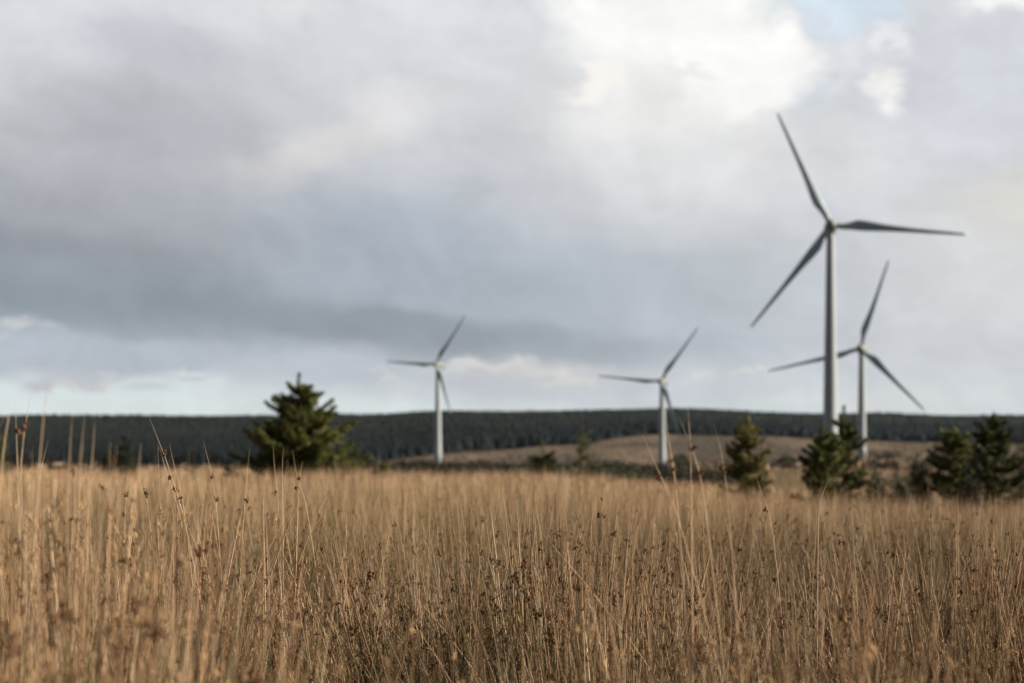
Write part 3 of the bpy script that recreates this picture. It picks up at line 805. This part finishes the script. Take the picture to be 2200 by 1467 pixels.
    m_ = 5000; by = rng.uniform(19, 42, m_); bx = rng.uniform(-1, 1, m_) * (.36 * by + 3)
    c = np.stack([bx, by, ground(bx, by) + rng.uniform(.72, 1.0, m_)], 1); seeds(SD, c, rng.uniform(.007, .013, m_), (.10, .06, .03), 1)
    band(50, 75, 14, .008, .014, 3, .75, 6, 1.1)
    band(75, 170, 3.0, .02, .035, 1, .55, 8, .8)
    o = link('rush_grass', S.mesh('rush_grass'), None, M_rush)
    tag(o, 'dry golden rushes and grass filling the whole field', 'grass', kind='stuff')
    o = link('rush_seed_heads', SD.mesh('rush_seed_heads'), None, M_seed)
    tag(o, 'small dark brown seed clusters scattered over the dry rushes', 'seed heads', kind='stuff')
rushes()

# tall single stems that stand out above the field
def tall_rush(d, pts, label, seed_at=(), rad=.0016, bright=1.0, size=.002):
    """pts: rows and columns the stem passes through, from its tip down"""
    P = [at(x, y, d) for x, y in pts]
    lo, nx = P[-1], P[-2]
    sl = (lo - nx) / max(nx.z - lo.z, .01)
    gx = lo.x + sl.x * lo.z * .55; g0 = float(ground(gx, d))
    P.append(Vector(((lo.x + gx) / 2 , d, (lo.z + g0) / 2))); P.append(Vector((gx, d, g0 - .02)))
    P = P[::-1]
    base = P[0].copy()
    root = bpy.data.objects.new('tall_rush', None); col.objects.link(root); root.location = base
    tag(root, label, 'rush stem', 'tall rush stems standing above the field')
    # resample smoothly
    A = np.array([list(p - base) for p in P]); tk = np.arange(len(A)); tt = np.linspace(0, len(A) - 1, 26)
    Q3 = np.stack([np.interp(tt, tk, A[:, i]) for i in range(3)], 1)
    for _ in range(6): Q3[1:-1] = (Q3[:-2] + 2 * Q3[1:-1] + Q3[2:]) / 4
    q = np.arange(5) * 2 * np.pi / 5; rings = []
    for i, p in enumerate(Q3):
        s = i / (len(Q3) - 1); rr = rad * .85 * (1 - .92 * s ** 2.0)
        rings.append(np.stack([p[0] + np.cos(q) * rr, p[1] + np.sin(q) * rr, np.full(5, p[2])], 1))
    V, Q_, T_ = loft(rings)
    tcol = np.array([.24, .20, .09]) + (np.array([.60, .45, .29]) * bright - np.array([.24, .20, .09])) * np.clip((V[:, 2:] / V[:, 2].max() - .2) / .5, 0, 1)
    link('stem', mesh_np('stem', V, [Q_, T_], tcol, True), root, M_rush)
    for (sx, sy) in seed_at:
        S = Soup(); c = np.array([list(at(sx, sy, d) - base)])
        seeds(S, c, np.array([size]), (.10, .055, .03), 12)
        link('seed_cluster', S.mesh('seed_cluster'), root, M_seed)
    return root

tall_rush(2.0, [(106, 800), (96, 870), (88, 960), (80, 1060)], 'tallest blurred rush blade, rising over the forest edge into the sky', rad=.0012)
tall_rush(2.5, [(69, 828), (56, 905), (46, 975), (44, 1060)], 'rush blade with a seed knot, just beside the tallest blurred blade', [(55, 915)], rad=.0013)
tall_rush(2.6, [(33, 850), (35, 930), (38, 1000), (40, 1080)], 'upright rush blade with a round seed head, nearest the frame edge', [(39, 932)], rad=.0013, size=.0026)
tall_rush(2.2, [(-4, 925), (8, 900), (22, 886), (12, 930), (2, 1000)], 'rush blade bent over in a hook at the frame edge', rad=.0013)
tall_rush(2.1, [(156, 892), (152, 940), (148, 1010)], 'first of the three soft out-of-focus upright blades, nearest the tallest blade', rad=.0009)
tall_rush(2.1, [(182, 896), (176, 950), (172, 1010)], 'middle of the three soft out-of-focus upright blades', rad=.0009)
tall_rush(2.1, [(204, 898), (201, 950), (196, 1010)], 'last of the three soft out-of-focus upright blades, nearest the dark bushes', rad=.0009)
tall_rush(2.9, [(104, 945), (92, 990), (80, 1060), (74, 1120)], 'short rush blade leaning towards the dark bushes under the tallest blade', rad=.0013)
tall_rush(3.5, [(321, 896), (340, 945), (357, 985), (380, 1060), (400, 1120)], 'long thin rush leaning left across the dark forest, with two seed knots', [(352, 974), (386, 1072)], rad=.0014)
tall_rush(3.6, [(342, 958), (356, 1010), (374, 1060), (396, 1140)], 'rush stem crossing close beside the long leaning one, seed knot below', [(366, 1026)], rad=.0014)
tall_rush(3.6, [(364, 952), (374, 1000), (388, 1050), (402, 1130)], 'rush stem with its tip between the leaning pair and the lone stem', [(377, 1050)], rad=.0013)
tall_rush(3.7, [(437, 946), (452, 1005), (462, 1060), (470, 1140)], 'lone rush stem before the forest left of the big spruce, knot half way', [(455, 1024), (464, 1072)], rad=.0014)
tall_rush(3.7, [(537, 962), (531, 1010), (528, 1060), (522, 1120)], 'upright rush stem before the left skirt of the big spruce', [(529, 1075)], rad=.0013)
tall_rush(3.8, [(587, 955), (589, 1000), (596, 1050), (600, 1120)], 'tallest rush stem in front of the middle of the big spruce', [(591, 1057)], rad=.0014)
tall_rush(3.8, [(610, 958), (606, 1000), (607, 1060), (608, 1120)], 'curved rush stem beside the tallest one before the big spruce', rad=.0013)
tall_rush(3.7, [(629, 967), (636, 1020), (652, 1060), (664, 1110)], 'rush stem leaning left before the big spruce, seed knot near its tip', [(636, 1047)], rad=.0013)
tall_rush(3.7, [(650, 990), (643, 1025), (640, 1080)], 'short rush stem leaning right before the big spruce', [(641, 1025)], rad=.0013)
tall_rush(3.5, [(276, 996), (272, 1050), (268, 1120)], 'short rush stem under the small dark bushes, knot beside it', [(271, 1063), (266, 1105)], rad=.0014)
tall_rush(3.5, [(300, 994), (312, 1050), (322, 1110)], 'short rush stem leaning left, right of the small dark bushes', [(314, 1055)], rad=.0014)
tall_rush(2.5, [(1376, 925), (1405, 990), (1432, 1050), (1460, 1110)], 'thin slanting rush stem left of the turbine with the red lamp', [(1414, 1025)], rad=.0013)
tall_rush(2.4, [(1427, 880), (1437, 950), (1446, 1000), (1456, 1080)], 'rush stem crossing the tower of the turbine with the red lamp', [(1443, 1010)], rad=.0016)
tall_rush(2.4, [(1478, 878), (1482, 930), (1484, 1000), (1485, 1070)], 'straight rush stem with seed knot, just right of the turbine with the red lamp', [(1490, 957)], rad=.0016, size=.0023)
tall_rush(2.4, [(1458, 893), (1480, 950), (1500, 1000), (1514, 1070)], 'rush stem crossing the straight one, right of the turbine with the red lamp', [(1506, 1014)], rad=.0014)
tall_rush(2.5, [(1534, 912), (1548, 960), (1556, 1010), (1564, 1070)], 'rush stem with a pale knot just left of the olive spruce', [(1553, 1004)], rad=.0009)
tall_rush(3.4, [(1784, 1026), (1770, 1050), (1758, 1090), (1757, 1160)], 'curved pale blade below the pair of spruces', rad=.0016)
tall_rush(3.6, [(1621, 1014), (1636, 1060), (1652, 1095), (1662, 1150)], 'leaning rush stem below the olive spruce, with a seed knot', [(1644, 1095)], rad=.0014)

# ------------------------------------------------------------------ thin damp air
hz = Soup()
x_, ya, yb, za, zb = 9500, -300, 6100, -60, 400
hz.add([[-x_, ya, za], [x_, ya, za], [x_, yb, za], [-x_, yb, za], [-x_, ya, zb], [x_, ya, zb], [x_, yb, zb], [-x_, yb, zb]],
       [[0, 3, 2, 1], [4, 5, 6, 7], [0, 1, 5, 4], [1, 2, 6, 5], [2, 3, 7, 6], [3, 0, 4, 7]], (1, 1, 1))
mh = bpy.data.materials.new('haze'); mh.use_nodes = True; mh.node_tree.nodes.clear()
pv = mh.node_tree.nodes.new('ShaderNodeVolumePrincipled'); pv.inputs['Density'].default_value = 0.000013
pv.inputs['Color'].default_value = (.72, .84, 1, 1)
mo = mh.node_tree.nodes.new('ShaderNodeOutputMaterial'); mh.node_tree.links.new(pv.outputs[0], mo.inputs['Volume'])
tag(link('haze', hz.mesh('haze'), None, mh), kind='stuff')
